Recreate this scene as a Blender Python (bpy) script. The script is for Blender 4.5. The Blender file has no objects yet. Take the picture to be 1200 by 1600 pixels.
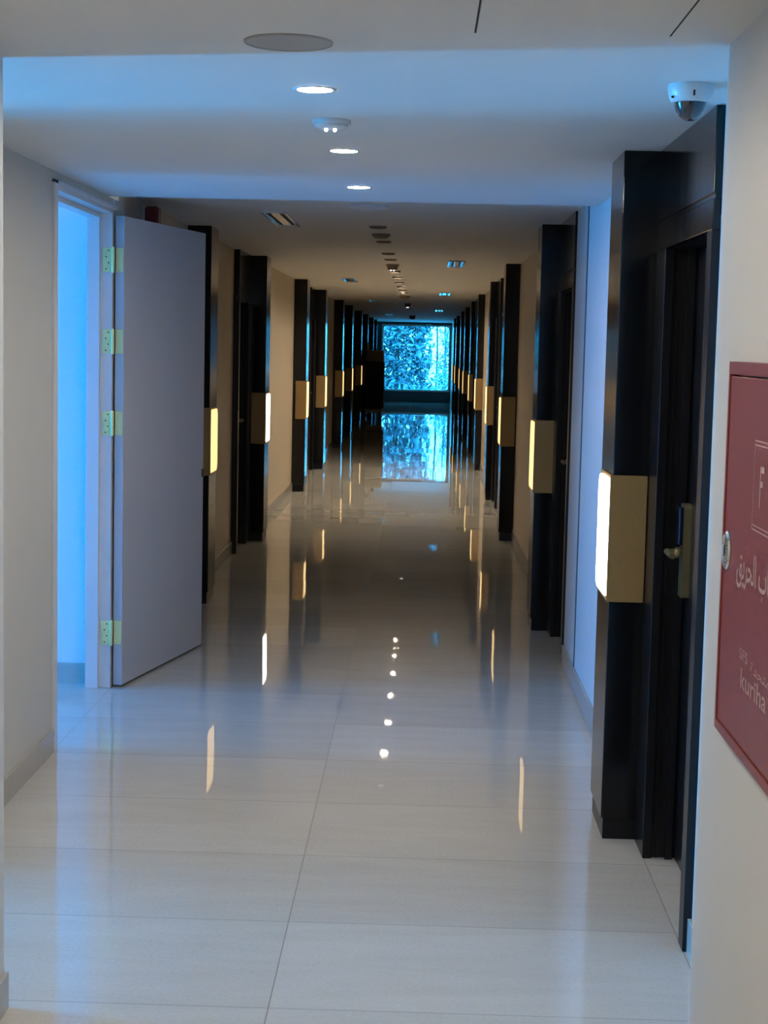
import bpy, bmesh, math, random
from mathutils import Vector, Matrix
random.seed(7)
SC = bpy.context.scene
COL = SC.collection

# ------------------------------------------------------------------ camera
F_PX, YAW, PITCH, ROLL, CAM_H = 2575.0, -0.022125, 0.100481, 0.022106, 1.70
cam_d = bpy.data.cameras.new('camera')
cam_d.sensor_fit = 'VERTICAL'; cam_d.sensor_height = 36.0
cam_d.lens = F_PX / 1600.0 * 36.0
cam_d.clip_start = 0.05; cam_d.clip_end = 300
cam = bpy.data.objects.new('camera', cam_d); COL.objects.link(cam)
_cy, _sy, _cp, _sp = math.cos(YAW), math.sin(YAW), math.cos(PITCH), math.sin(PITCH)
fw = Vector((_sy*_cp, _cy*_cp, -_sp)); rt = Vector((_cy, -_sy, 0)); up = rt.cross(fw)
r2 = rt*math.cos(ROLL) + up*math.sin(ROLL); u2 = -rt*math.sin(ROLL) + up*math.cos(ROLL)
M = Matrix((r2, u2, -fw)).transposed().to_4x4(); M.translation = Vector((0, 0, CAM_H))
cam.matrix_world = M
SC.camera = cam

# ------------------------------------------------------------------ colour management, world, sun, daylight stand-in lamps
vs = SC.view_settings
vs.view_transform = 'Standard'; vs.look = 'None'; vs.exposure = 0.0; vs.gamma = 1.0; vs.use_curve_mapping = False
W = bpy.data.worlds.new('sky'); SC.world = W; W.use_nodes = True
nt = W.node_tree; nt.nodes.clear()
# bright hazy sky: white at the horizon, a little bluer overhead
tcw = nt.nodes.new('ShaderNodeTexCoord'); sxyz = nt.nodes.new('ShaderNodeSeparateXYZ'); rampw = nt.nodes.new('ShaderNodeValToRGB')
rampw.color_ramp.elements[0].position = 0.0; rampw.color_ramp.elements[0].color = (1, 1, 1, 1)
rampw.color_ramp.elements[1].position = 0.8; rampw.color_ramp.elements[1].color = (.45, .62, .85, 1)
bg = nt.nodes.new('ShaderNodeBackground'); bg.inputs['Strength'].default_value = 16.0
wo = nt.nodes.new('ShaderNodeOutputWorld')
nt.links.new(tcw.outputs['Generated'], sxyz.inputs[0]); nt.links.new(sxyz.outputs[2], rampw.inputs[0])
nt.links.new(rampw.outputs[0], bg.inputs[0]); nt.links.new(bg.outputs[0], wo.inputs[0])

def aim(o, d): o.rotation_euler = Vector(d).to_track_quat('-Z', 'Y').to_euler()
sd = bpy.data.lights.new('sun', 'SUN'); sd.energy = 11; sd.angle = 0.01; sd.color = (1, .96, .9)
so = bpy.data.objects.new('sun', sd); COL.objects.link(so); so.location = (0, 40, 20); aim(so, (.22, .45, -.87))
def area(name, loc, d, sx, sy, e, c, spread=math.pi):
    l = bpy.data.lights.new(name, 'AREA'); l.shape = 'RECTANGLE'; l.size = sx; l.size_y = sy
    l.energy = e; l.color = c; l.spread = spread
    o = bpy.data.objects.new(name, l); COL.objects.link(o); o.location = loc; aim(o, d); return o
# added lamps standing in for daylight outside the two side windows (tinted by their blue glass)
area('daylight_standin_alcove', (-6.6, 5.08, .75), (1, -.17, .08), .22, 1.3, 740, (1, 1, 1))
area('daylight_standin_side_room', (-6.9, 6.75, 1.3), (1, .08, 0), .35, 2.0, 250, (1, 1, 1))

# ------------------------------------------------------------------ materials
def new_mat(name):
    m = bpy.data.materials.new(name); m.use_nodes = True
    n = m.node_tree; b = n.nodes['Principled BSDF']; return m, n, b
def mat(name, col, rough=.5, metal=0, spec=.5, noise=0.0, nscale=40, bump=0.0, bscale=200, coat=0.0, stretch=(1, 1, 1), rnoise=0):
    m, n, b = new_mat(name)
    b.inputs['Base Color'].default_value = (*col, 1)
    b.inputs['Roughness'].default_value = rough
    b.inputs['Metallic'].default_value = metal
    b.inputs['Specular IOR Level'].default_value = spec
    b.inputs['Coat Weight'].default_value = coat
    tc = n.nodes.new('ShaderNodeTexCoord'); mp = n.nodes.new('ShaderNodeMapping'); mp.inputs['Scale'].default_value = stretch
    n.links.new(tc.outputs['Object'], mp.inputs[0])
    nz = n.nodes.new('ShaderNodeTexNoise'); nz.inputs['Scale'].default_value = nscale; nz.inputs['Detail'].default_value = 5
    n.links.new(mp.outputs[0], nz.inputs['Vector'])
    cr = n.nodes.new('ShaderNodeMapRange'); cr.inputs['To Min'].default_value = 1-noise; cr.inputs['To Max'].default_value = 1+noise
    n.links.new(nz.outputs['Fac'], cr.inputs['Value'])
    mx = n.nodes.new('ShaderNodeVectorMath'); mx.operation = 'SCALE'; mx.inputs[0].default_value = col
    n.links.new(cr.outputs[0], mx.inputs['Scale']); n.links.new(mx.outputs[0], b.inputs['Base Color'])
    if rnoise:
        rr = n.nodes.new('ShaderNodeMapRange'); rr.inputs['To Min'].default_value = max(0, rough-rnoise); rr.inputs['To Max'].default_value = rough+rnoise
        n.links.new(nz.outputs['Fac'], rr.inputs['Value']); n.links.new(rr.outputs[0], b.inputs['Roughness'])
    if bump:
        nb = n.nodes.new('ShaderNodeTexNoise'); nb.inputs['Scale'].default_value = bscale; nb.inputs['Detail'].default_value = 3
        n.links.new(mp.outputs[0], nb.inputs['Vector'])
        bp = n.nodes.new('ShaderNodeBump'); bp.inputs['Strength'].default_value = bump; bp.inputs['Distance'].default_value = .002
        n.links.new(nb.outputs['Fac'], bp.inputs['Height']); n.links.new(bp.outputs[0], b.inputs['Normal'])
    return m
def emis(name, col, s):
    m, n, b = new_mat(name); b.inputs['Base Color'].default_value = (.8, .8, .8, 1)
    b.inputs['Emission Color'].default_value = (*col, 1); b.inputs['Emission Strength'].default_value = s
    return m
MT = {}
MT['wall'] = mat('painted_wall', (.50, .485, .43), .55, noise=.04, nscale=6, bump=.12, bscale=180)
MT['wall_near'] = mat('painted_wall_white', (.58, .575, .55), .5, noise=.03, nscale=6, bump=.15, bscale=180)
MT['ceiling'] = mat('ceiling_paint', (.66, .65, .62), .6, noise=.03, nscale=3, bump=.05, bscale=120)
MT['beige'] = mat('corridor_wall_paint', (.52, .44, .33), .4, noise=.08, nscale=14, bump=.1, bscale=90, stretch=(1, 1, .25))
MT['base'] = mat('skirting_tile', (.40, .38, .34), .18, noise=.08, nscale=20)
MT['black'] = mat('black_laminate', (.006, .006, .007), .13, spec=.35, noise=.2, nscale=30, stretch=(1, 1, .1), rnoise=.04)
MT['frame'] = mat('black_frame', (.006, .006, .008), .3, spec=.3, noise=.15, nscale=40, stretch=(1, 1, .1))
MT['gold'] = mat('brass_panel', (.32, .205, .08), .42, metal=.35, noise=.10, nscale=120, bump=.1, bscale=300)
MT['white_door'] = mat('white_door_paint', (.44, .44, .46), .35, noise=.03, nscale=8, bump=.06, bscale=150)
MT['white_frame'] = mat('white_frame_paint', (.62, .62, .62), .4, noise=.02, nscale=8)
MT['hinge'] = mat('brass_hinge', (.72, .74, .36), .35, metal=.15, noise=.12, nscale=60)
MT['dark'] = mat('dark_screw', (.02, .03, .02), .4)
MT['handle'] = mat('satin_brass_lock', (.26, .22, .12), .3, metal=.7, noise=.06, nscale=60)
MT['reader'] = mat('dark_reader', (.005, .007, .02), .1)
MT['red'] = mat('red_cabinet_enamel', (.21, .034, .026), .33, noise=.08, nscale=200, bump=.5, bscale=260)
MT['print'] = mat('pale_print', (.50, .36, .35), .5)
MT['chrome'] = mat('chrome', (.7, .7, .7), .08, metal=1)
MT['plastic'] = mat('white_plastic', (.62, .63, .63), .35, noise=.02)
MT['grey_pl'] = mat('grey_speaker_grille', (.36, .355, .335), .6, noise=.1, nscale=400)
MT['brown_pl'] = mat('aged_detector_plastic', (.20, .15, .11), .4, noise=.1)  # plain brown with slight random variation
MT['dome'] = mat('smoked_dome', (.02, .02, .025), .03, spec=.8, coat=.5)
MT['alarm'] = mat('red_sounder_plastic', (.16, .008, .012), .3)
MT['winframe'] = mat('dark_window_frame', (.03, .06, .075), .35)
MT['winliner'] = mat('pale_window_liner', (.6, .65, .66), .3)
MT['cart_dark'] = mat('navy_cart_fabric', (.02, .03, .07), .6, noise=.15, nscale=60, bump=.2)
MT['cart_grey'] = mat('grey_cart_top', (.38, .33, .29), .6, noise=.1, nscale=30)
MT['rubber'] = mat('rubber', (.02, .02, .02), .6)
MT['baffle'] = mat('black_anti_glare_baffle', (.006, .005, .004), 1, spec=0)
MT['gap_shade'] = mat('gap_shade_black', (.02, .02, .02), .8)  # near-black standing in for the shade inside gaps and slots
MT['joint'] = mat('grey_joint_cover', (.26, .27, .27), .35, noise=.05)
MT['joint_dark'] = mat('joint_gasket', (.07, .08, .08), .3)
MT['ground'] = mat('outdoor_paving', (.78, .77, .74), .8, noise=.2, nscale=3)
MT['bark'] = mat('bark', (.10, .075, .05), .9, noise=.3, nscale=30, bump=.6, bscale=30)
MT['vent_w'] = mat('diffuser_enamel', (.55, .56, .54), .12, coat=.4)
MT['lamp_on'] = emis('downlight_lens_lit', (1, .87, .70), 520)
MT['lamp_far'] = emis('corridor_lens_lit', (1, .83, .62), 1250)
MT['lamp_off'] = mat('downlight_lens_off', (.35, .34, .32), .3)
MT['led'] = emis('white_indicator', (1, 1, 1), 6)
MT['glow_y'] = emis('amber_diffuser', (1, .66, .25), 1.5)
MT['glow_w'] = emis('white_diffuser', (1, .84, .70), 9)

def leaf_mat(name, col):
    m, n, b = new_mat(name)
    gi = n.nodes.new('ShaderNodeNewGeometry')
    cr = n.nodes.new('ShaderNodeMapRange'); cr.inputs['To Min'].default_value = .55; cr.inputs['To Max'].default_value = 1.5
    n.links.new(gi.outputs['Random Per Island'], cr.inputs['Value'])
    mx = n.nodes.new('ShaderNodeVectorMath'); mx.operation = 'SCALE'; mx.inputs[0].default_value = col
    n.links.new(cr.outputs[0], mx.inputs['Scale']); n.links.new(mx.outputs[0], b.inputs['Base Color'])
    b.inputs['Roughness'].default_value = .45
    return m
MT['leaf'] = leaf_mat('hedge_leaves', (.045, .125, .15))
MT['leaf2'] = leaf_mat('pale_leaves', (.10, .24, .23))

def glass_mat(name, tint):
    m = bpy.data.materials.new(name); m.use_nodes = True; n = m.node_tree; n.nodes.clear()
    o = n.nodes.new('ShaderNodeOutputMaterial'); mx = n.nodes.new('ShaderNodeMixShader')
    t = n.nodes.new('ShaderNodeBsdfTransparent'); t.inputs[0].default_value = (*tint, 1)
    g = n.nodes.new('ShaderNodeBsdfGlossy'); g.inputs['Roughness'].default_value = .02
    fr = n.nodes.new('ShaderNodeFresnel'); fr.inputs[0].default_value = 1.45
    n.links.new(fr.outputs[0], mx.inputs[0]); n.links.new(t.outputs[0], mx.inputs[1]); n.links.new(g.outputs[0], mx.inputs[2])
    n.links.new(mx.outputs[0], o.inputs[0]); return m
MT['glass'] = glass_mat('cyan_tinted_glass', (.22, .72, .99))
MT['glass_c'] = glass_mat('pale_blue_glass', (.10, .60, .95))
MT['glass_b'] = glass_mat('blue_tinted_glass', (.08, .555, .97))

def floor_mat():
    m, n, b = new_mat('polished_porcelain_tile')
    N = n.nodes.new; L = n.links.new
    geo = N('ShaderNodeNewGeometry'); sp = N('ShaderNodeSeparateXYZ'); L(geo.outputs['Position'], sp.inputs[0])
    def ma(op, a, c=None, v=None):
        k = N('ShaderNodeMath'); k.operation = op
        if hasattr(a, 'links'): L(a, k.inputs[0])
        else: k.inputs[0].default_value = a
        if c is not None:
            if hasattr(c, 'links'): L(c, k.inputs[1])
            else: k.inputs[1].default_value = c
        return k.outputs[0]
    TX, TY, X0, Y0 = 1.14, .64, -.36, 4.08
    u = ma('DIVIDE', ma('SUBTRACT', sp.outputs[0], X0), TX); v = ma('DIVIDE', ma('SUBTRACT', sp.outputs[1], Y0), TY)
    def dist(c, s):   # metres to nearest line
        return ma('MULTIPLY', ma('SUBTRACT', .5, ma('ABSOLUTE', ma('SUBTRACT', ma('FRACT', c), .5))), s)
    gx = ma('LESS_THAN', dist(u, TX), .0016); gy = ma('LESS_THAN', dist(v, TY), .0022)
    grout = ma('MAXIMUM', gx, ma('MULTIPLY', gy, .4))
    cell = N('ShaderNodeCombineXYZ'); L(ma('FLOOR', u), cell.inputs[0]); L(ma('FLOOR', v), cell.inputs[1])
    wn = N('ShaderNodeTexWhiteNoise'); wn.noise_dimensions = '2D'; L(cell.outputs[0], wn.inputs[0])
    # veins stretched across the corridor
    mp = N('ShaderNodeMapping'); mp.inputs['Scale'].default_value = (1.1, 5.5, 1); L(geo.outputs['Position'], mp.inputs[0])
    nz = N('ShaderNodeTexNoise'); nz.inputs['Scale'].default_value = 1.7; nz.inputs['Detail'].default_value = 8; nz.inputs['Roughness'].default_value = .62; nz.inputs['Distortion'].default_value = .6
    L(mp.outputs[0], nz.inputs['Vector'])
    nf = N('ShaderNodeTexNoise'); nf.inputs['Scale'].default_value = 90; nf.inputs['Detail'].default_value = 4; L(geo.outputs['Position'], nf.inputs['Vector'])
    rp = N('ShaderNodeValToRGB'); rp.color_ramp.elements[0].position = .3; rp.color_ramp.elements[1].position = .72
    rp.color_ramp.elements[0].color = (.475, .455, .41, 1); rp.color_ramp.elements[1].color = (.52, .505, .465, 1)
    L(nz.outputs['Fac'], rp.inputs[0])
    br = N('ShaderNodeMapRange'); br.inputs['To Min'].default_value = .94; br.inputs['To Max'].default_value = 1.04
    L(wn.outputs['Value'], br.inputs['Value'])
    sp2 = N('ShaderNodeMapRange'); sp2.inputs['To Min'].default_value = .88; sp2.inputs['To Max'].default_value = 1.12; L(nf.outputs['Fac'], sp2.inputs['Value'])
    sc = N('ShaderNodeVectorMath'); sc.operation = 'SCALE'; L(rp.outputs[0], sc.inputs[0]); L(ma('MULTIPLY', br.outputs[0], sp2.outputs[0]), sc.inputs['Scale'])
    mx = N('ShaderNodeMix'); mx.data_type = 'RGBA'; L(grout, mx.inputs[0]); L(sc.outputs[0], mx.inputs[6]); mx.inputs[7].default_value = (.13, .12, .10, 1)
    L(mx.outputs[2], b.inputs['Base Color'])
    b.inputs['IOR'].default_value = 1.62
    rr = N('ShaderNodeMix'); rr.data_type = 'FLOAT'; L(grout, rr.inputs[0]); rr.inputs[2].default_value = .02; rr.inputs[3].default_value = .5
    L(rr.outputs[0], b.inputs['Roughness'])
    # each tile lies a hair out of level, with a very gentle waviness in the polish
    nw = N('ShaderNodeTexNoise'); nw.inputs['Scale'].default_value = 2.2; nw.inputs['Detail'].default_value = 1; L(geo.outputs['Position'], nw.inputs['Vector'])
    def cen(out, s):
        a = N('ShaderNodeVectorMath'); a.operation = 'SUBTRACT'; L(out, a.inputs[0]); a.inputs[1].default_value = (.5, .5, .5)
        c = N('ShaderNodeVectorMath'); c.operation = 'MULTIPLY'; L(a.outputs[0], c.inputs[0]); c.inputs[1].default_value = (s, s, 0); return c.outputs[0]
    ad = N('ShaderNodeVectorMath'); ad.operation = 'ADD'; L(cen(wn.outputs['Color'], .0022), ad.inputs[0]); L(cen(nw.outputs['Color'], .003), ad.inputs[1])
    a2 = N('ShaderNodeVectorMath'); a2.operation = 'ADD'; L(ad.outputs[0], a2.inputs[0]); L(geo.outputs['Normal'], a2.inputs[1])
    nn = N('ShaderNodeVectorMath'); nn.operation = 'NORMALIZE'; L(a2.outputs[0], nn.inputs[0]); L(nn.outputs[0], b.inputs['Normal'])
    return m
MT['floor'] = floor_mat()

# ------------------------------------------------------------------ mesh helpers
def bx(bm, x0, x1, y0, y1, z0, z1, bev=0, seg=2):
    if x0 > x1: x0, x1 = x1, x0
    if y0 > y1: y0, y1 = y1, y0
    vs_ = [bm.verts.new(p) for p in ((x0,y0,z0),(x1,y0,z0),(x1,y1,z0),(x0,y1,z0),(x0,y0,z1),(x1,y0,z1),(x1,y1,z1),(x0,y1,z1))]
    fs = [bm.faces.new([vs_[i] for i in f]) for f in ((3,2,1,0),(4,5,6,7),(0,1,5,4),(1,2,6,5),(2,3,7,6),(3,0,4,7))]
    if bev:
        es = list({e for f in fs for e in f.edges})
        bmesh.ops.bevel(bm, geom=es, offset=bev, segments=seg, profile=.5, affect='EDGES')
def lathe(bm, prof, seg=32, c=(0, 0, 0), axis='Z'):
    rings = []
    for r, h in prof:
        ring = []
        for i in range(seg):
            a = 2*math.pi*i/seg
            p = (r*math.cos(a), r*math.sin(a), h)
            if axis == 'X': p = (p[2], p[0], p[1])
            if axis == 'Y': p = (p[0], p[2], p[1])
            ring.append(bm.verts.new((p[0]+c[0], p[1]+c[1], p[2]+c[2])))
        rings.append(ring)
    for a, b2 in zip(rings, rings[1:]):
        for i in range(seg):
            bm.faces.new((a[i], a[(i+1) % seg], b2[(i+1) % seg], b2[i]))
    for ring in (rings[0], rings[-1]):
        bm.faces.new(ring)
def tube(bm, pts, r, seg=10):
    pts = [Vector(p) for p in pts]; rings = []
    for i, p in enumerate(pts):
        d = (pts[min(i+1, len(pts)-1)] - pts[max(i-1, 0)]).normalized()
        q = d.to_track_quat('Z', 'Y'); rr = r[i] if isinstance(r, (list, tuple)) else r
        rings.append([bm.verts.new(p + q @ Vector((rr*math.cos(2*math.pi*k/seg), rr*math.sin(2*math.pi*k/seg), 0))) for k in range(seg)])
    for a, b2 in zip(rings, rings[1:]):
        for i in range(seg): bm.faces.new((a[i], a[(i+1) % seg], b2[(i+1) % seg], b2[i]))
    bm.faces.new(rings[0]); bm.faces.new(rings[-1])
def prism(bm, poly, h0, h1, axis='Z'):
    def P(u, v, w): return {'Z': (u, v, w), 'X': (w, u, v), 'Y': (u, w, v)}[axis]
    a = [bm.verts.new(P(u, v, h0)) for u, v in poly]; b2 = [bm.verts.new(P(u, v, h1)) for u, v in poly]
    bm.faces.new(a); bm.faces.new(b2)
    for i in range(len(poly)):
        j = (i+1) % len(poly); bm.faces.new((a[i], a[j], b2[j], b2[i]))
def B(): return bmesh.new()
def obj(name, bm, m, parent=None, smooth=False):
    bmesh.ops.recalc_face_normals(bm, faces=bm.faces)
    me = bpy.data.meshes.new(name); bm.to_mesh(me); bm.free()
    me.materials.append(MT[m])
    if smooth:
        for p in me.polygons: p.use_smooth = True
        me.set_sharp_from_angle(angle=math.radians(38))
    o = bpy.data.objects.new(name, me); COL.objects.link(o)
    if parent is not None: o.parent = parent
    return o
def box(name, m, x0, x1, y0, y1, z0, z1, parent=None, bev=0):
    b = B(); bx(b, x0, x1, y0, y1, z0, z1, bev); return obj(name, b, m, parent)
def thing(name, label, cat, loc=(0, 0, 0), group=None):
    o = bpy.data.objects.new(name, None); COL.objects.link(o); o.location = loc; o.empty_display_size = .1
    o['label'] = label; o['category'] = cat
    if group: o['group'] = group
    return o
def tag(o, label, cat, group=None):
    o['label'] = label; o['category'] = cat
    if group: o['group'] = group
    return o
def struct(o, label, cat=None):
    o['kind'] = 'structure'; o['label'] = label
    if cat: o['category'] = cat
    return o
def sroot(name, label, cat, loc=(0, 0, 0)):
    o = bpy.data.objects.new(name, None); COL.objects.link(o); o.location = loc; o.empty_display_size = .1
    return struct(o, label, cat)
def dup(root, loc, label, group=None):
    r = root.copy(); COL.objects.link(r); r.location = loc; r['label'] = label
    if group: r['group'] = group
    for ch in list(root.children):
        c = ch.copy(); COL.objects.link(c); c.parent = r
        for g in list(ch.children):
            d = g.copy(); COL.objects.link(d); d.parent = c
    return r
ORD = ['first', 'second', 'third', 'fourth', 'fifth', 'sixth', 'seventh', 'eighth', 'ninth', 'tenth']

# ------------------------------------------------------------------ room shell
ZN, ZC = 2.37, 2.437          # near soffit, corridor ceiling
YS = 7.82                     # where the near soffit ends
XL, XR, XR2 = -1.50, .80, .825
YE = 50.6
struct(box('floor', 'floor', -5, 1.3, -3.2, YE+.2, -.12, 0), 'polished beige porcelain tile floor running the length of the corridor', 'floor')
struct(box('ceiling', 'ceiling', -5, 1.3, -3.2, YS, ZN, 2.7), 'smooth white lowered ceiling over the near end', 'ceiling')
struct(box('ceiling', 'ceiling', -5, 1.3, YS, YE+.2, ZC, 2.7), 'higher ceiling over the long corridor beyond the soffit edge', 'ceiling')
struct(box('wall_left', 'wall_near', -1.16, -1.030, -3, 4.03, 0, ZN), 'projecting pale wall corner at the left edge of the view', 'wall')
struct(box('wall_left', 'wall_near', -4, -1.16, 3.92, 4.03, 0, ZN), 'near side wall of the left alcove', 'wall')
struct(box('wall_left', 'wall', -1.62, XL, 5.06, 6.70, 0, ZN), 'pale wall between alcove and open white door', 'wall')
struct(box('wall_left', 'wall', -4, -1.62, 5.06, 5.18, 0, ZN), 'far side wall of the left alcove', 'wall')
struct(box('wall_left', 'wall', -1.62, XL, 6.70, 7.94, 2.335, ZN), 'strip of wall above the open white door', 'wall')
struct(box('wall_left', 'wall', -1.62, XL, 7.99, 8.22, 0, ZN), 'narrow wall pier behind the open white door', 'wall')
struct(box('wall_left', 'beige', -1.62, XL-.025, 8.22, 13.18, 0, ZC), 'beige corridor wall on the left, nearest stretch', 'wall')
struct(box('wall_left', 'ceiling', -4.6, -1.62, 8.03, 8.15, 0, ZN), 'far wall of the blue-lit side room', 'wall')
struct(box('wall_left', 'ceiling', -4.6, -1.62, 5.9, 6.0, 0, ZN), 'near wall of the blue-lit side room', 'wall')
struct(box('wall_right', 'wall_near', .65, 1.0, -3, 3.70, 0, ZN), 'near white wall carrying the red cabinet', 'wall')
struct(box('wall_right', 'wall_near', XR, 1.0, 3.70, 4.575, 0, ZN), 'recessed slice of white wall before the first dark door', 'wall')
struct(box('wall_right', 'wall_near', XR, 1.0, 5.64, YS, 0, ZN), 'white wall between first column and soffit edge', 'wall')
struct(box('wall_right', 'wall_near', XR, 1.0, YS, 8.90, 0, ZC), 'white wall before the second dark door', 'wall')
struct(box('wall_back', 'winframe', -1.2, 1.0, -3.15, -3, 0, ZN), 'unseen wall behind the viewpoint, made dark to keep reflections low', 'wall')  # unseen; darkened so the black faces do not mirror a bright lobby

def window_wall(n, name_w, x0, x1, y0, y1, z0, z1, ceil, facing, glass, label):
    """wall with a glazed opening; facing 'X' means the wall lies in a plane of constant X"""
    t = .12
    b = B()
    if facing == 'X':
        X = x0; wy0, wy1, oy0, oy1 = y0
        bx(b, X-t, X, wy0, wy1, 0, z0); bx(b, X-t, X, wy0, wy1, z1, ceil)
        bx(b, X-t, X, wy0, oy0, z0, z1); bx(b, X-t, X, oy1, wy1, z0, z1)
    struct(obj(name_w, b, 'wall'), 'wall around the ' + label, 'wall')
    r = sroot(n, label, 'window', (X, (oy0+oy1)/2, z0))
    b = B(); f = .05; cy = (oy0+oy1)/2; h = z1-z0; hw = (oy1-oy0)/2
    bx(b, -.09, -.03, -hw, hw, 0, f); bx(b, -.09, -.03, -hw, hw, h-f, h)
    bx(b, -.09, -.03, -hw, -hw+f, f, h-f); bx(b, -.09, -.03, hw-f, hw, f, h-f)
    obj('window_frame', b, 'white_frame', r)
    box('window_pane', glass, -.064, -.056, -hw+f, hw-f, f, h-f, r)
window_wall('window_2', 'wall_left', -4, 0, (3.92, 5.18, 4.05, 5.04), 0, .12, 2.25, ZN, 'X', 'glass_c', 'tall unseen window added at the end of the left alcove for daylight')  # window out of view, added as the opening for the alcove daylight
window_wall('window_3', 'wall_left', -4.6, 0, (5.9, 8.15, 6.2, 7.95), 0, .12, 2.28, ZN, 'X', 'glass_b', 'unseen window added to the side room behind the white door for daylight')  # window out of view, added to let the blue daylight in

# ---- long corridor: columns, dark doors, wall lights
R_COL = [(5.64, .656), (9.90, .682), (14.55, .697), (18.5, .722), (22.95, .733), (26.5, .738), (30.6, .742), (34.0, .742), (38.9, .742), (42.3, .742)]
L_COL = [(10.6, -1.372), (14.10, -1.350), (18.97, -1.350), (22.48, -1.345), (27.3, -1.345), (30.9, -1.345), (35.4, -1.345), (39.3, -1.345), (43.6, -1.345), (46.6, -1.345)]
COL_LEN = .36
R_DOOR = {0: 1.07, 1: 1.0, 3: 1.0, 5: 1.0, 7: 1.0, 9: 1.0}
L_DOOR = {1: .92, 3: .92, 5: .92, 7: .92, 9: .92}
DOOR_W = XR2 + .18
def wall_segments(cols, doors, start, xw, sgn, name, nice):
    y = start
    for i, (yc, xf) in enumerate(cols):
        y_end = yc - doors[i] if i in doors else yc + .1
        if i in doors:
            if y_end > y:
                struct(box(name, 'beige', xw, xw+sgn*.2, y, y_end, 0, ZC), '%s wall stretch before the %s black column' % (nice, ORD[i]), 'wall')
            y = yc
    struct(box(name, 'beige', xw, xw+sgn*.2, y, YE, 0, ZC), nice + ' wall stretch at the far end', 'wall')
wall_segments(R_COL, {k: v for k, v in R_DOOR.items() if k > 1}, 9.90, XR2, 1, 'wall_right', 'right beige')
wall_segments(L_COL, {k: v for k, v in L_DOOR.items() if k > 1}, 14.10, XL, -1, 'wall_left', 'left beige')

def make_column(side, zc):
    # local frame: origin on floor at the near corridor-side corner; s=+1 right wall column grows towards +X
    s = 1 if side == 'R' else -1
    t = thing('wall_column', '', 'column')
    b = B(); bx(b, 0, s*.17, 0, COL_LEN, .075, zc, .003)
    obj('column_shaft', b, 'black', t)
    b = B(); bx(b, s*.008, s*.17, .008, COL_LEN-.008, 0, .075); obj('plinth', b, 'frame', t)
    return t
def make_light(side, glow):
    s = 1 if side == 'R' else -1
    t = thing('wall_light', '', 'wall light')
    b = B(); bx(b, -s*.010, s*.118, -.014, -.001, 0, .437, .003); obj('brass_plate', b, 'gold', t)
    b = B(); bx(b, -s*.008, -s*.001, -.001, COL_LEN-.045, 0, .437, .002); obj('backing_box', b, 'gold', t)
    # rounded diffuser on the corridor face
    b = B(); pts = []; y0, y1, z0, z1, r = .001, COL_LEN-.06, .018, .424, .05
    for cx, cz, a0 in ((y1-r, z1-r, 0), (y0+.012, z1-.012, 90), (y0+.012, z0+.012, 180), (y1-r, z0+r, 270)):
        rr = r if cx > .1 else .012
        for k in range(7):
            a = math.radians(a0 + 15*k); pts.append((cx+rr*math.cos(a), cz+rr*math.sin(a)))
    prism(b, pts, -s*.008, -s*.015, 'X'); obj('diffuser', b, glow, t, True)
    return t
protos = {}
def place_column(side, i, yc, xf):
    zc = ZN if yc < YS else ZC
    key = (side, zc)
    s = 'right' if side == 'R' else 'left'
    extra = {('R', 0): ' beside the nearest dark door', ('R', 1): ' past the white wall', ('L', 0): ' partly behind the open white door',
             ('L', 1): ' whose light glares white'}.get((side, i), '')
    lab = 'glossy black wall column, %s from the camera along the %s wall%s' % (ORD[i], s, extra)
    g = 'black columns along the corridor'
    if key not in protos:
        protos[key] = make_column(side, zc); o = protos[key]; o.location = (xf, yc, 0); o['label'] = lab; o['group'] = g
    else: dup(protos[key], (xf, yc, 0), lab, g)
    glow = 'glow_w' if (side, i) in (('R', 0), ('L', 1)) else 'glow_y'
    lab2 = '%s wall light with brass plate, on the %s black column of the %s wall' % ('white glowing' if glow == 'glow_w' else 'amber glowing', ORD[i], s)
    k2 = ('light', side, glow)
    if k2 not in protos:
        protos[k2] = make_light(side, glow); o = protos[k2]; o.location = (xf, yc, .84); o['label'] = lab2; o['group'] = 'brass wall lights on the columns'
    else: dup(protos[k2], (xf, yc, .84), lab2, 'brass wall lights on the columns')
for i, (yc, xf) in enumerate(R_COL): place_column('R', i, yc, xf)
for i, (yc, xf) in enumerate(L_COL): place_column('L', i, yc, xf)

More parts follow.
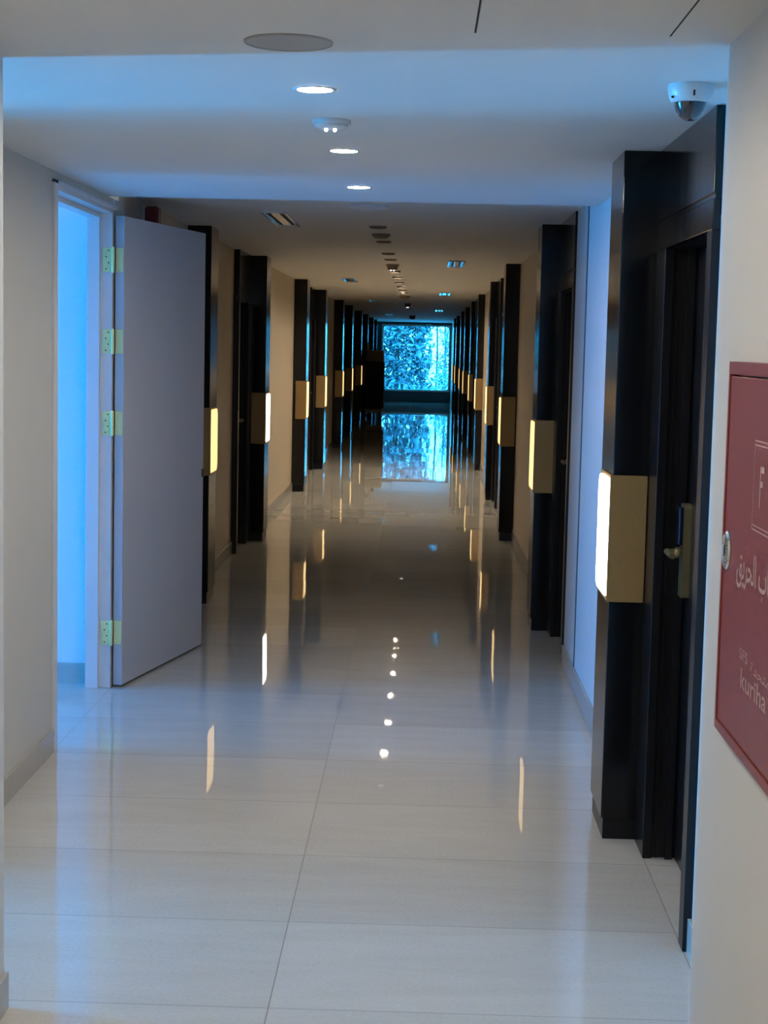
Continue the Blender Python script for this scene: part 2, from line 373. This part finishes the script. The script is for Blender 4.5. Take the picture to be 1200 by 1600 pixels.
door_no = [2]
def dark_door(side, yf, w, zc, label, xface):
    """black timber door set: yf = far end (against the column), opening towards the camera"""
    s = 1 if side == 'R' else -1
    r = sroot('door_%d' % door_no[0], label, 'door', (xface, yf, 0)); door_no[0] += 1
    HD = 2.035
    D = .21
    b = B()
    bx(b, 0, s*.03, -w, -w+.075, 0, HD, .002)           # near architrave
    bx(b, 0, s*.03, -.205, 0, 0, HD, .002)              # far architrave
    bx(b, s*.03, s*D, -w+.0, -w+.055, 0, HD)            # near jamb
    bx(b, s*.03, s*D, -.19, 0, 0, HD)                   # far jamb
    bx(b, s*.055, s*.10, -w+.055, -w+.07, 0, HD)        # stops
    bx(b, s*.045, s*.05, -.196, -.19, 0, HD-.0)
    bx(b, s*.075, s*.098, -.212, -.19, 0, HD-.0)
    bx(b, s*.03, s*D, -w, 0, HD, HD+.04)
    obj('door_frame', b, 'frame', r)
    b = B(); bx(b, 0, s*.022, -w, 0, HD, HD+.085, .003); bx(b, s*.006, s*.022, -w, 0, HD+.085, HD+.10)
    bx(b, 0, s*.022, -w, 0, HD+.10, zc-.001, .002); bx(b, s*.022, s*D, -w, 0, HD+.04, zc-.001)
    obj('overdoor_panel', b, 'black', r)
    b = B(); bx(b, s*.105, s*.15, -w+.058, -.193, .008, HD-.004, .002)
    lf = obj('door_leaf', b, 'frame', r)
    if True:
        b = B(); yl = -.262
        pts = []
        for cy_, cz_, a0 in ((yl+.028, 1.19, 0), (yl-.028+.0, 1.19, 90), (yl-.028, .92, 180), (yl+.028, .92, 270)):
            for k in range(5):
                a = math.radians(a0+22.5*k); pts.append((cy_+.008*math.cos(a), cz_+.018*math.sin(a)))
        prism(b, pts, s*.105, s*.080, 'X')
        obj('lock_plate', b, 'handle', lf)
        b = B(); bx(b, s*.080, s*.066, yl-.03, yl+.03, 1.075, 1.20, .004); obj('card_reader', b, 'reader', lf)
        b = B(); tube(b, [(s*.080, yl, 1.05), (s*.035, yl, 1.05)], .010)
        tube(b, [(s*.035, yl+.008, 1.05), (s*.035, yl-.115, 1.05)], .0105)
        lathe(b, [(.004, 0), (.016, .001), (.018, .006), (.018, .016), (.014, .02)], 20, (s*.055, yl-.02, 1.05), 'X')
        obj('lever_handle', b, 'handle', lf, True)
    return r
names = {('R', 0): 'nearest dark wooden door on the right with brass lock and lever',
         ('R', 1): 'second dark door on the right wall, past the white wall',
         ('L', 1): 'nearest dark door on the left wall, beyond the white door'}
for sd_, cols, drs in (('R', R_COL, R_DOOR), ('L', L_COL, L_DOOR)):
    for i, w in drs.items():
        yc, xf = cols[i]; xface = (.776 if i == 0 else .788) if sd_ == 'R' else -1.478
        lab = names.get((sd_, i), 'dark door on the %s wall just before the %s column' % ('right' if sd_ == 'R' else 'left', ORD[i]))
        dark_door(sd_, yc-.002, w, ZN if yc < YS else ZC, lab, xface)
# wall mass behind dark doors so that nothing shows round their jambs
for sd_, cols, drs in (('R', R_COL, R_DOOR), ('L', L_COL, L_DOOR)):
    for i, w in drs.items():
        yc, xf = cols[i]
        s = 1 if sd_ == 'R' else -1
        x0 = (1.0 if sd_ == 'R' else -1.69)
        struct(box('wall_right' if s > 0 else 'wall_left', 'beige', x0+s*.02, x0+s*.1, yc-w-.02, yc+.1, 0, ZC if yc > YS else ZN),
               'wall behind the dark door before the %s %s column' % (ORD[i], 'right' if s > 0 else 'left'), 'wall')

# ---- skirting
def skirt(name, s, x, y0, y1, h, label, t=.012):
    b = B(); bx(b, x, x-s*t, y0, y1, 0, h, .0015); struct(obj(name, b, 'base'), label, 'skirting')
skirt('baseboard_left', -1, XL, 5.06, 6.645, .098, 'grey tile skirting left of the open door')
skirt('baseboard_left', -1, -1.030, -3, 4.032, .095, 'grey tile skirting on the near left wall corner')
skirt('baseboard_left', -1, XL-.025, 8.22, 10.6, .10, 'tile skirting behind the open white door')
skirt('baseboard_left', -1, XL-.025, 10.96, 13.18, .10, 'tile skirting between first and second left columns')
skirt('baseboard_left', -1, XL, 14.46, 18.97, .10, 'tile skirting between second and third left columns')
skirt('baseboard_left', -1, XL, 19.33, 21.55, .10, 'tile skirting past the third left column')
skirt('baseboard_right', 1, XR, 3.70, 4.57, .098, 'short tile skirting beside the first dark door')
skirt('baseboard_right', 1, XR, 6.0, 8.89, .10, 'tile skirting along the white wall on the right')
skirt('baseboard_right', 1, XR2, 10.26, 14.55, .10, 'tile skirting between second and third right columns')
for k, (cols, x, s, nm, nice) in enumerate(((R_COL, XR2, 1, 'baseboard_right', 'right'), (L_COL, XL, -1, 'baseboard_left', 'left'))):
    drs = R_DOOR if s > 0 else L_DOOR
    for i in range(2 if s > 0 else 3, 9):
        y0 = cols[i][0]+COL_LEN; y1 = cols[i+1][0] - (drs[i+1] if i+1 in drs else 0)
        skirt(nm, s, x, y0, y1, .10, 'tile skirting past the %s %s column' % (ORD[i], nice))
b = B(); bx(b, -4, -1.62, 8.018, 8.03, 0, .10); struct(obj('baseboard_back', b, 'base'), 'tile skirting inside the blue-lit side room', 'skirting')

# ---- vertical joint cover on the right wall
r = sroot('trim_1', 'vertical grey joint cover strip on the white right wall', 'trim', (XR, 8.3, 0))
b = B(); bx(b, -.002, 0, -.02, .03, 0, ZC-.001, 0); obj('cover_strip', b, 'joint', r)
b = B(); bx(b, -.005, 0, -.034, -.022, 0, ZC-.001); obj('gasket', b, 'joint_dark', r)
# brass threshold line in front of the first dark door
# ------------------------------------------------------------------ white open door
d1 = sroot('door_1', 'white door standing open into the corridor on four brass hinges', 'door', (XL, 7.93, 0))
def dl(x, y, z=0): return (x-XL, y-7.93, z)
b = B()
def B2(x0, x1, y0, y1, z0, z1, bev=.0015): bx(b, x0-XL, x1-XL, y0-7.93, y1-7.93, z0, z1, bev)
HO = 2.30
B2(-1.50, -1.488, 6.64, 6.70, 0, HO+.035)               # near casing
B2(-1.622, -1.50, 6.70, 6.725, 0, HO)                    # near jamb
B2(-1.622, -1.558, 6.725, 6.74, 0, HO-.0)                # near stop
B2(-1.622, -1.502, 7.93, 7.988, 0, HO+.035)              # far jamb (hinge side)
B2(-1.622, -1.560, 7.912, 7.93, 0, HO-.0)                # far stop
B2(-1.622, -1.50, 6.70, 7.93, HO, HO+.035)               # head
B2(-1.622, -1.560, 6.74, 7.912, HO-.022, HO)             # head stop
B2(-1.50, -1.488, 6.64, 7.99, HO+.02, HO+.036)
obj('door_frame', b, 'white_frame', d1)
hx, hy = -1.497, 7.945
ang = math.atan2(1.155, .235)      # leaf direction from hinge
lr_loc = (hx-XL, hy-7.93, 0)
b = B(); LW, LT = 1.185, .045
bx(b, 0, LW, -LT, 0, .012, 2.29, .002)
leaf = obj('door_leaf', b, 'white_door', d1)
leaf.location = (hx-XL+.006+.0, hy-7.93+.006, 0)
leaf.rotation_euler = (0, 0, ang)
# the leaf's visible edge faces the camera, its broad face the corridor; latch on the far edge
b = B(); bx(b, LW-.001, LW+.002, -.034, -.011, .90, 1.06); bx(b, LW-.03, LW+.012, -LT-.004, -LT+.012, .955, 1.0, .003)
obj('latch', b, 'dark', leaf)
HZ = [(2.023, 2.138), (1.635, 1.749), (1.241, 1.355), (.215, .333)]
for k, (z0, z1) in enumerate(HZ):
    b = B()
    bx(b, -1.548-XL, hx-.004-XL, -.0045, -.0005, z0, z1, .0008)                 # plate on the jamb face
    lathe(b, [(.001, z0-.006), (.006, z0-.003), (.0075, z0), (.0075, z1), (.006, z1+.003), (.001, z1+.006)], 16, (hx-XL, -.008, 0))
    for q in range(1, 5):
        zz = z0+(z1-z0)*q/5; lathe(b, [(.0062, zz-.0006), (.0082, zz-.0006), (.0082, zz+.0006), (.0062, zz+.0006)], 16, (hx-XL, -.008, 0))
    h = obj('hinge', b, 'hinge', d1, True)
    h['label'] = ['topmost brass hinge', 'second brass hinge from the top', 'third brass hinge from the top', 'lowest brass hinge, dark gold'][k]
    b = B(); q = Matrix.Rotation(ang, 4, 'Z')
    # plate on the leaf's hinge edge (leaf local x = 0 face)
    bx(b, -.004, -.0005, -LT+.004, -.004, z0, z1, .0008)
    p2 = obj('hinge_plate', b, 'hinge', leaf)
    b = B()
    for j, (ox, zz) in enumerate([(.2, .12), (-.18, .38), (.2, .62), (-.18, .88)]):
        z = z0+(z1-z0)*(1-zz)
        lathe(b, [(.0022, -.0052), (.0036, -.0050), (.0036, -.0042)], 10, (-1.525+ox*.03-XL, 0, z), 'Y')
    obj('hinge_screws', b, 'dark', h)
# ------------------------------------------------------------------ far window
b = B(); OX0, OX1, OZ0, OZ1 = -1.30, .80, .33, 2.36
bx(b, -1.72, 1.03, YE, YE+.2, 0, OZ0); bx(b, -1.72, OX0, YE, YE+.2, OZ0, ZC); bx(b, OX1, 1.03, YE, YE+.2, OZ0, ZC); bx(b, OX0, OX1, YE, YE+.2, OZ1, ZC)
struct(obj('wall_back', b, 'winframe'), 'dark end wall around the big window', 'wall')
w1 = sroot('window_1', 'large cyan-tinted window closing the far end of the corridor', 'window', (0, YE, OZ0))
hh = OZ1-OZ0
def rr_pts(x0, x1, z0, z1, r, n=6):
    out = []
    for cx, cz, a0 in ((x1-r, z1-r, 0), (x0+r, z1-r, 90), (x0+r, z0+r, 180), (x1-r, z0+r, 270)):
        for k in range(n+1):
            a = math.radians(a0+90*k/n); out.append((cx+r*math.cos(a), cz+r*math.sin(a)))
    return out
b = B()
outer = rr_pts(OX0, OX1, 0, hh, .002); inner = rr_pts(OX0+.05, OX1-.05, .05, hh-.05, .09)
for y0 in (.02, .10):
    vo = [b.verts.new((u, y0, v)) for u, v in outer]; vi = [b.verts.new((u, y0, v)) for u, v in inner]
    if y0 == .02: A = (vo, vi)
    else: A2 = (vo, vi)
n_ = len(outer)
for i in range(n_):
    j = (i+1) % n_
    b.faces.new((A[0][i], A[0][j], A[1][j], A[1][i])); b.faces.new((A2[0][i], A2[0][j], A2[1][j], A2[1][i]))
    b.faces.new((A[1][i], A[1][j], A2[1][j], A2[1][i])); b.faces.new((A[0][i], A[0][j], A2[0][j], A2[0][i]))
obj('window_frame', b, 'winliner', w1)
box('window_pane', 'glass', OX0+.02, OX1-.02, .055, .063, .02, hh-.02, w1)
o = thing('door_sensor', 'small pale sensor box above the far window, right of its centre', 'sensor', (.13, YE, 2.35))
b = B(); bx(b, -.09, .09, -.07, 0, -.03, .03, .008); obj('sensor_body', b, 'plastic', o)
b = B(); bx(b, -.03, .03, -.085, -.07, -.07, -.02, .006); obj('sensor_eye', b, 'glass_b', o)

# ------------------------------------------------------------------ ceiling fittings
def downlight_mesh(name, state, ringh, parent_label, loc, r=.047, group='round ceiling downlights'):
    t = thing(name, parent_label, 'ceiling light', loc, group)
    b = B(); lathe(b, [(r*.98, -.0005), (r*.98, -ringh), (r+.003, -ringh-.001), (r+.009, -.0025), (r+.011, -.0005)], 40)
    # open ring: remove the caps
    caps = [f for f in b.faces if len(f.verts) > 4]; bmesh.ops.delete(b, geom=caps, context='FACES_ONLY')
    obj('trim_ring', b, {'near': 'plastic', 'far': 'baffle', 'off': 'brown_pl'}[state], t, True)
    b = B(); rl = r*(.92 if state == 'far' else .97); lathe(b, [(rl, -.0005), (rl, -.0015 if state != 'near' else -.002)], 40)
    obj('lens', b, {'near': 'lamp_on', 'far': 'lamp_far', 'off': 'lamp_off'}[state], t)
    return t
DX = -.305
near = [(4.432, 'round lit downlight nearest the camera, between ceiling speaker and smoke detector'),
        (5.80, 'round lit downlight just beyond the near smoke detector'),
        (7.11, 'round lit downlight nearest the soffit edge')]
first = None
for y, lab in near:
    if first is None: first = downlight_mesh('downlight', 'near', .003, lab, (DX, y, ZN))
    else: dup(first, (DX+.01, y, ZN), lab, 'round ceiling downlights')
for k, y in enumerate((3.05, 1.7, .35, -1.0, -2.2)):  # unseen lamps added to light the near end
    dup(first, (DX, y, ZN), 'unseen round lit downlight added overhead, %s one behind the hatch' % ORD[k], 'added downlights overhead')
f2 = None
for k, y in enumerate((16.4, 17.8, 19.3, 20.6, 21.9, 22.9)):
    lab = 'round lit downlight of the long corridor, %s in its lit stretch' % ORD[k]
    if f2 is None: f2 = downlight_mesh('downlight', 'far', .016, lab, (DX, y, ZC))
    else: dup(f2, (DX, y, ZC), lab, 'round ceiling downlights')
f3 = None
for k, y in enumerate((10.35, 11.79, 13.3, 14.2, 32.6)):
    lab = 'unlit round downlight in the corridor ceiling, %s from the soffit' % ORD[k]
    if f3 is None: f3 = downlight_mesh('downlight', 'off', .012, lab, (DX, y, ZC))
    else: dup(f3, (DX, y, ZC), lab, 'unlit ceiling downlights')

o = thing('ceiling_speaker', 'large round flat grey ceiling speaker grille, nearest ceiling fitting', 'ceiling speaker', (-.319, 3.754, ZN))
b = B(); lathe(b, [(.1, 0), (.1, -.004), (.096, -.0055), (.0945, -.002), (.0945, 0)], 56); obj('rim', b, 'grey_pl', o, True)
b = B(); lathe(b, [(.094, -.001), (.094, -.003), (.05, -.0038), (.001, -.004)], 56); obj('grille', b, 'grey_pl', o, True)
o = thing('ceiling_speaker', 'pale round ceiling fitting half hidden just past the soffit edge', 'ceiling speaker', (-.31, 8.87, ZC))
b = B(); lathe(b, [(.105, 0), (.105, -.008), (.09, -.014), (.07, -.017), (.001, -.030)], 48); obj('cover', b, 'plastic', o, True)

def detector(lab, loc, body, r=.058, h=.030, led=True, base=True, grp='smoke detectors'):
    t = thing('smoke_detector', lab, 'smoke detector', loc, grp)
    if base:
        b = B(); lathe(b, [(r, 0), (r, -.010), (r*.96, -.013), (r*.86, -.013)], 40); obj('mounting_base', b, body, t, True)
    b = B(); lathe(b, [(r*.88, -.012), (r*.86, -.020), (r*.70, -h+.004), (r*.5, -h), (.001, -h-.001)], 40); obj('sensing_head', b, body, t, True)
    if led:
        b = B(); lathe(b, [(.005, -h+.003), (.005, -h-.005), (.003, -h-.007)], 12, (-.014, -r*.45, 0)); lathe(b, [(.005, -h+.003), (.005, -h-.005), (.003, -h-.007)], 12, (.012, -r*.45, 0))
        obj('indicator', b, 'led', t)
    return t
detector('white round smoke detector between the first two lit downlights', (-.295, 5.035, ZN), 'plastic')
detector('brownish smoke detector, first past the soffit on the corridor ceiling', (DX, 11.06, ZC), 'brown_pl', .062, .032, False)
detector('dark smoke detector with bright white tip before the lit corridor stretch', (DX, 15.1, ZC), 'brown_pl', .062, .055, True)
detector('brown smoke detector just past the lit corridor downlights', (DX, 24.4, ZC), 'brown_pl', .085, .05, False)
detector('black smoke detector with bright spot, third from the far window', (DX, 28.75, ZC), 'rubber', .06, .065, True)
detector('black drooping smoke detector nearest the far window', (DX, 39.9, ZC), 'rubber', .085, .09, False)

def diffuser(lab, loc, L=1.05, Wd=.145):
    t = thing('ceiling_diffuser', lab, 'air diffuser', loc, 'slot diffusers in the corridor ceiling')
    b = B(); w = Wd/2; e = L/2
    for a in ((-w, w, -e, -e+.018), (-w, w, e-.018, e), (-w, -w+.014, -e, e), (w-.014, w, -e, e)):
        bx(b, a[0], a[1], a[2], a[3], -.010, 0, .0015)
    obj('frame', b, 'vent_w', t)
    b = B()
    for x in (-.050, .050):
        vs4 = [(x-.012, -.001), (x-.010, -.001), (x+.010, -.009), (x+.008, -.009)]
        prism(b, [(u, v) for u, v in vs4], -e+.018, e-.018, 'Y')
    obj('blades', b, 'vent_w', t)
    b = B(); bx(b, -.026, .026, -e+.018, e-.018, -.006, -.0015, .001); obj('centre_plate', b, 'vent_w', t)
    b = B(); bx(b, -w+.01, w-.01, -e+.01, e-.01, -.0012, -.0004); obj('slot_shade', b, 'gap_shade', t)  # dark sheet in place of the shaded slot behind the blades
    return t
dv = diffuser('long slot diffuser on the left of the corridor ceiling, nearest the soffit', (-.865, 9.88, ZC))
for x, y, lab in ((-.862, 18.85, 'slot diffuser on the left of the ceiling, second from the soffit'), (-.85, 27.4, 'slot diffuser on the left of the ceiling, third from the soffit'), (-.84, 38.9, 'faint slot diffuser on the left of the ceiling near the far window'),
                  (.262, 14.75, 'slot diffuser on the right of the ceiling, nearest the soffit'), (.265, 23.1, 'slot diffuser on the right of the ceiling, second from the soffit'), (.28, 33.7, 'slot diffuser on the right of the ceiling near the far window')):
    dup(dv, (x, y, ZC), lab, 'slot diffusers in the corridor ceiling')

o = thing('ceiling_hatch', 'flush ceiling access hatch with thin dark side gaps overhead', 'access hatch', (.30, 3.3, ZN))
b = B(); bx(b, -.205, .205, -.30, .306, -.0015, 0); obj('panel', b, 'ceiling', o)
for x in (-.2075, .2075):
    b = B(); bx(b, x-.002, x+.002, -.30, .308, -.0012, 0); obj('gap_shade', b, 'gap_shade', o)  # dark strips painted in for the shade of the side joints

# dome camera
o = thing('dome_camera', 'white dome security camera with smoked lens under the ceiling on the right', 'security camera', (.655, 4.25, ZN))
b = B(); lathe(b, [(.056, 0), (.0575, -.006), (.0570, -.020), (.053, -.036), (.047, -.044), (.042, -.045)], 48); obj('housing', b, 'plastic', o, True)
b = B(); lathe(b, [(.041, -.042), (.040, -.050), (.036, -.064), (.029, -.076), (.018, -.085), (.008, -.089), (.001, -.090)], 48); obj('dome_lens', b, 'dome', o, True)
b = B(); bx(b, -.0025, .0025, -.058, -.052, -.034, -.020, .001); obj('screw_slot', b, 'gap_shade', o)
b = B(); bx(b, -.052, -.047, -.030, -.024, -.037, -.032); obj('screw_slot', b, 'gap_shade', o)
# red sounder
o = thing('alarm_sounder', 'dark red alarm sounder high on the left wall behind the white door', 'alarm', (XL-.025, 8.95, 2.36))
b = B(); bx(b, 0, .012, -.06, .06, -.06, .06, .004); obj('back_plate', b, 'plastic', o)
b = B(); prism(b, [(-.055, -.055), (.055, -.055), (.055, .055), (-.055, .055)], .012, .085, 'X'); bmesh.ops.bevel(b, geom=b.edges[:], offset=.008, segments=2, affect='EDGES')
obj('sounder_body', b, 'alarm', o)

# ------------------------------------------------------------------ red fire cabinet
XC = .63
fc = thing('fire_cabinet', 'red fire cabinet with white lettering on the near right wall', 'fire cabinet', (.65, 3.43, .917))
Wc, Hc = .72, .767
b = B()
bx(b, -.020, 0, -Wc, 0, Hc-.026, Hc, .001); bx(b, -.020, 0, -Wc, 0, 0, .020, .001)
bx(b, -.020, 0, -.012, 0, .020, Hc-.026, .001); bx(b, -.020, 0, -Wc, -Wc+.012, .020, Hc-.026, .001)
bx(b, -.003, 0, -Wc+.012, -.012, .02, Hc-.026)
obj('cabinet_frame', b, 'red', fc)
b = B(); bx(b, -.017, -.003, -Wc+.0145, -.0145, .0225, Hc-.030, .0015)
cd = obj('cabinet_door', b, 'red', fc)
b = B(); lathe(b, [(.040, -.017), (.040, -.020), (.036, -.024), (.033, -.0235), (.030, -.019), (.012, -.018), (.012, -.024), (.001, -.024)], 36, (0, -.055, .381), 'X')
bx(b, -.0235, -.019, -.058, -.052, .353, .409)
obj('latch', b, 'chrome', cd, True)
def on_wall(o, yleft, z):
    # text x runs towards the camera (-Y), y runs up, front faces -X
    o.matrix_local = Matrix(((0, 0, -1, -.0178), (-1, 0, 0, yleft-3.43), (0, 1, 0, z-.917), (0, 0, 0, 1)))
def text(s, name, yleft, zbase, yright, ztop, parent=cd, bold=0.0):
    cu = bpy.data.curves.new(name, 'FONT'); cu.body = s; cu.size = 1; cu.extrude = .0; cu.offset = bold; cu.resolution_u = 4
    tmp = bpy.data.objects.new(name+'_src', cu); COL.objects.link(tmp)
    bpy.context.view_layer.update()
    me = bpy.data.meshes.new_from_object(tmp.evaluated_get(bpy.context.evaluated_depsgraph_get()))
    bpy.data.objects.remove(tmp); bpy.data.curves.remove(cu)
    xs = [v.co.x for v in me.vertices]; ys = [v.co.y for v in me.vertices]
    if not xs: return None
    x0, x1, y0, y1 = min(xs), max(xs), min(ys), max(ys)
    sx = (yleft-yright)/(x1-x0); sy = (ztop-zbase)/(y1-y0)
    for v in me.vertices: v.co = ((v.co.x-x0)*sx, (v.co.y-y0)*sy, v.co.z*.001)
    me.name = name; me.materials.clear(); me.materials.append(MT['print'])
    o = bpy.data.objects.new(name, me); COL.objects.link(o); o.parent = parent; on_wall(o, yleft, zbase)
    return o
b = B()
for i_, (a0, a1, c0, c1) in enumerate(((0, .40, 0, .0022), (0, .40, .008, .0102), (0, .40, .160, .1622), (0, .40, .168, .1702))):
    bx(b, a0, a1, c0, c1, 0, .0004)
bx(b, 0, .0018, 0, .170, 0, .0004); bx(b, .3982, .40, 0, .170, 0, .0004)
fo = obj('letter_border', b, 'print', cd); on_wall(fo, 3.138, 1.368)
# the letter F, slim stem with two short arms
b = B(); bx(b, 0, .006, 0, .079, 0, .0004); bx(b, .003, .035, .067, .079, 0, .0004); bx(b, .003, .027, .040, .051, 0, .0004)
fo = obj('letter_f', b, 'print', cd); on_wall(fo, 3.080, 1.413)
# Arabic lettering in presentation forms, set left to right
AR = '\uFED6\uFEF3\uFEAE\uFEA4\uFEDF\uFE8D \uFE8F\uFE8E\uFE91'
text(AR, 'arabic_lettering', 3.268, 1.240, 2.945, 1.322, bold=.008)
text('kuriha', 'maker_lettering', 3.182, 1.052, 2.944, 1.092, bold=.004)
text('SFS', 'small_lettering', 3.204, 1.107, 3.124, 1.129, bold=.006)
text('\uFE93\uFEAA\uFEA4\uFE98\uFEE4\uFEDF\uFE8D', 'small_arabic_lettering', 3.095, 1.100, 2.88, 1.122)

# ------------------------------------------------------------------ housekeeping cart at the far left
CX0, CX1, CY = -1.335, -.915, 38.0
ct = thing('housekeeping_cart', 'tall dark housekeeping cart with grey top box near the far window', 'cart', ((CX0+CX1)/2, CY, 0))
hw = (CX1-CX0)/2
b = B(); bx(b, -hw, hw, 0, .9, .245, 1.335, .03, 3); obj('linen_bag', b, 'cart_dark', ct, True)
b = B(); bx(b, -hw+.01, hw-.02, .03, .85, 1.335, 1.59, .02, 3); obj('top_box', b, 'cart_grey', ct, True)
b = B(); bx(b, -hw-.01, hw-.03, -.02, .92, .17, .245, .012); obj('base_tray', b, 'cart_grey', ct)
b = B(); tube(b, [(-hw+.03, -.03, .25), (-hw+.03, -.06, .9), (-hw+.03, -.06, 1.1)], .012); tube(b, [(hw-.05, -.03, .25), (hw-.05, -.06, .9), (hw-.05, -.06, 1.1)], .012); tube(b, [(-hw+.03, -.06, 1.1), (hw-.05, -.06, 1.1)], .012)
obj('push_handle', b, 'winframe', ct, True)
for x in (-hw+.05, hw-.08):
    for y in (.06, .82):
        b = B(); lathe(b, [(.02, -.018), (.06, -.018), (.065, -.010), (.065, .010), (.06, .018), (.02, .018)], 20, (x, y, .065), 'X')
        bx(b, x-.026, x-.021, y-.02, y+.02, .06, .175); bx(b, x+.021, x+.026, y-.02, y+.02, .06, .175); bx(b, x-.026, x+.026, y-.02, y+.02, .165, .175)
        obj('caster', b, 'rubber', ct)
sb = thing('spray_bottle', 'small spray bottle standing on the left of the cart top', 'bottle', (CX0+.05, CY+.12, 1.59))
b = B(); lathe(b, [(.034, 0), (.036, .01), (.036, .09), (.02, .125), (.013, .14)], 20); obj('bottle_body', b, 'winliner', sb, True)
b = B(); bx(b, -.02, .05, -.012, .012, .14, .175, .004); bx(b, .03, .04, -.006, .006, .11, .145); obj('spray_head', b, 'rubber', sb)

# ------------------------------------------------------------------ outside the far window
g = tag(box('ground', 'ground', -12, 12, YE+.2, YE+22, -.6, -.15), 'pale paving outside the far window', 'ground'); g['kind'] = 'structure'
def foliage(name, parent, blobs, n, size, m):
    b = B()
    for _ in range(n):
        cx, cy_, cz, rx, ry, rz = random.choice(blobs)
        d = Vector((random.gauss(0, 1), random.gauss(0, 1), random.gauss(0, 1))).normalized() * (random.random()**.45)
        p = Vector((cx+d.x*rx, cy_+d.y*ry, cz+d.z*rz))
        s = size*random.uniform(.6, 1.4)
        q = Vector((random.gauss(0, 1), random.gauss(0, 1)-.6, random.gauss(0, 1)+.5)).to_track_quat('Z', 'X') @ Matrix.Rotation(random.uniform(0, 6.28), 3, 'Z').to_quaternion()
        P = [p + q @ Vector(v) for v in ((-s, 0, 0), (-.3*s, .38*s, .12*s), (s, 0, -.1*s), (-.3*s, -.38*s, .12*s))]
        vv = [b.verts.new(x) for x in P]; b.faces.new((vv[0], vv[1], vv[2])); b.faces.new((vv[0], vv[2], vv[3]))
    return obj(name, b, m, parent)
def tree(name, lab, cat, x, y, trunk_h, tr, blobs, n, size, m):
    t = thing(name, lab, cat, (x, y, -.15))
    b = B(); tube(b, [(0, 0, 0), (.03, 0, trunk_h*.4), (-.02, .02, trunk_h*.75), (.02, 0, trunk_h)], [tr, tr*.8, tr*.65, tr*.4], 10)
    for k in range(5):
        a = k*1.3; z = trunk_h*(.5+.1*k)
        tube(b, [(0, 0, z), (.3*math.cos(a), .3*math.sin(a), z+.35), (.55*math.cos(a), .5*math.sin(a), z+.8)], [tr*.4, tr*.25, tr*.1], 6)
    obj('trunk', b, 'bark', t, True)
    foliage('crown', t, blobs, n, size, m)
    return t
tree('leafy_tree', 'dense leafy tree filling the left of the far window', 'tree', -.9, 54.6, 3.4, .09,
     [(x/100, random.uniform(-.3, .5), z/100, .34, .45, .38) for x in range(-90, 100, 30) for z in range(30, 360, 42)], 5200, .11, 'leaf')
tree('slender_tree', 'thin tree with sparse leaves in the bright right part of the window', 'tree', .42, 56.5, 4.2, .045,
     [(.1, 0, 1.2, .3, .3, .5), (.3, 0, 2.2, .35, .3, .6), (-.1, 0, 2.9, .2, .3, .5), (.45, 0, 1.5, .25, .3, .5)], 330, .07, 'leaf')
tree('slender_tree', 'second thin tree at the right edge of the window', 'tree', .74, 58.5, 3.2, .05,
     [(.0, 0, 1.1, .25, .3, .8), (.15, 0, 2.0, .3, .3, .5)], 420, .07, 'leaf')
t = thing('garden_shrub', 'pale spiky shrub low in the middle of the far window', 'shrub', (-.35, 52.6, -.15))
b = B()
for k in range(90):
    a = random.uniform(0, 6.28); l = random.uniform(.45, .85); w = random.uniform(.03, .06); e = random.uniform(.4, 1.35)
    d = Vector((math.cos(a)*math.cos(e), math.sin(a)*math.cos(e)*.6, math.sin(e))); sde = d.cross(Vector((0, 1, .2))).normalized()*w
    p0 = Vector((random.uniform(-.45, .45), random.uniform(-.15, .15), .05)); p1 = p0+d*l*.6; p2 = p0+d*l+Vector((0, 0, -.08))
    v = [b.verts.new(x) for x in (p0-sde*.5, p0+sde*.5, p1+sde, p2, p1-sde)]; b.faces.new(v)
obj('leaves', b, 'leaf2', t)
tree('young_tree', 'pale bushy young tree low at the right of the far window', 'tree', .62, 53.6, .9, .03, [(0, 0, .6, .35, .3, .5)], 420, .06, 'leaf2')
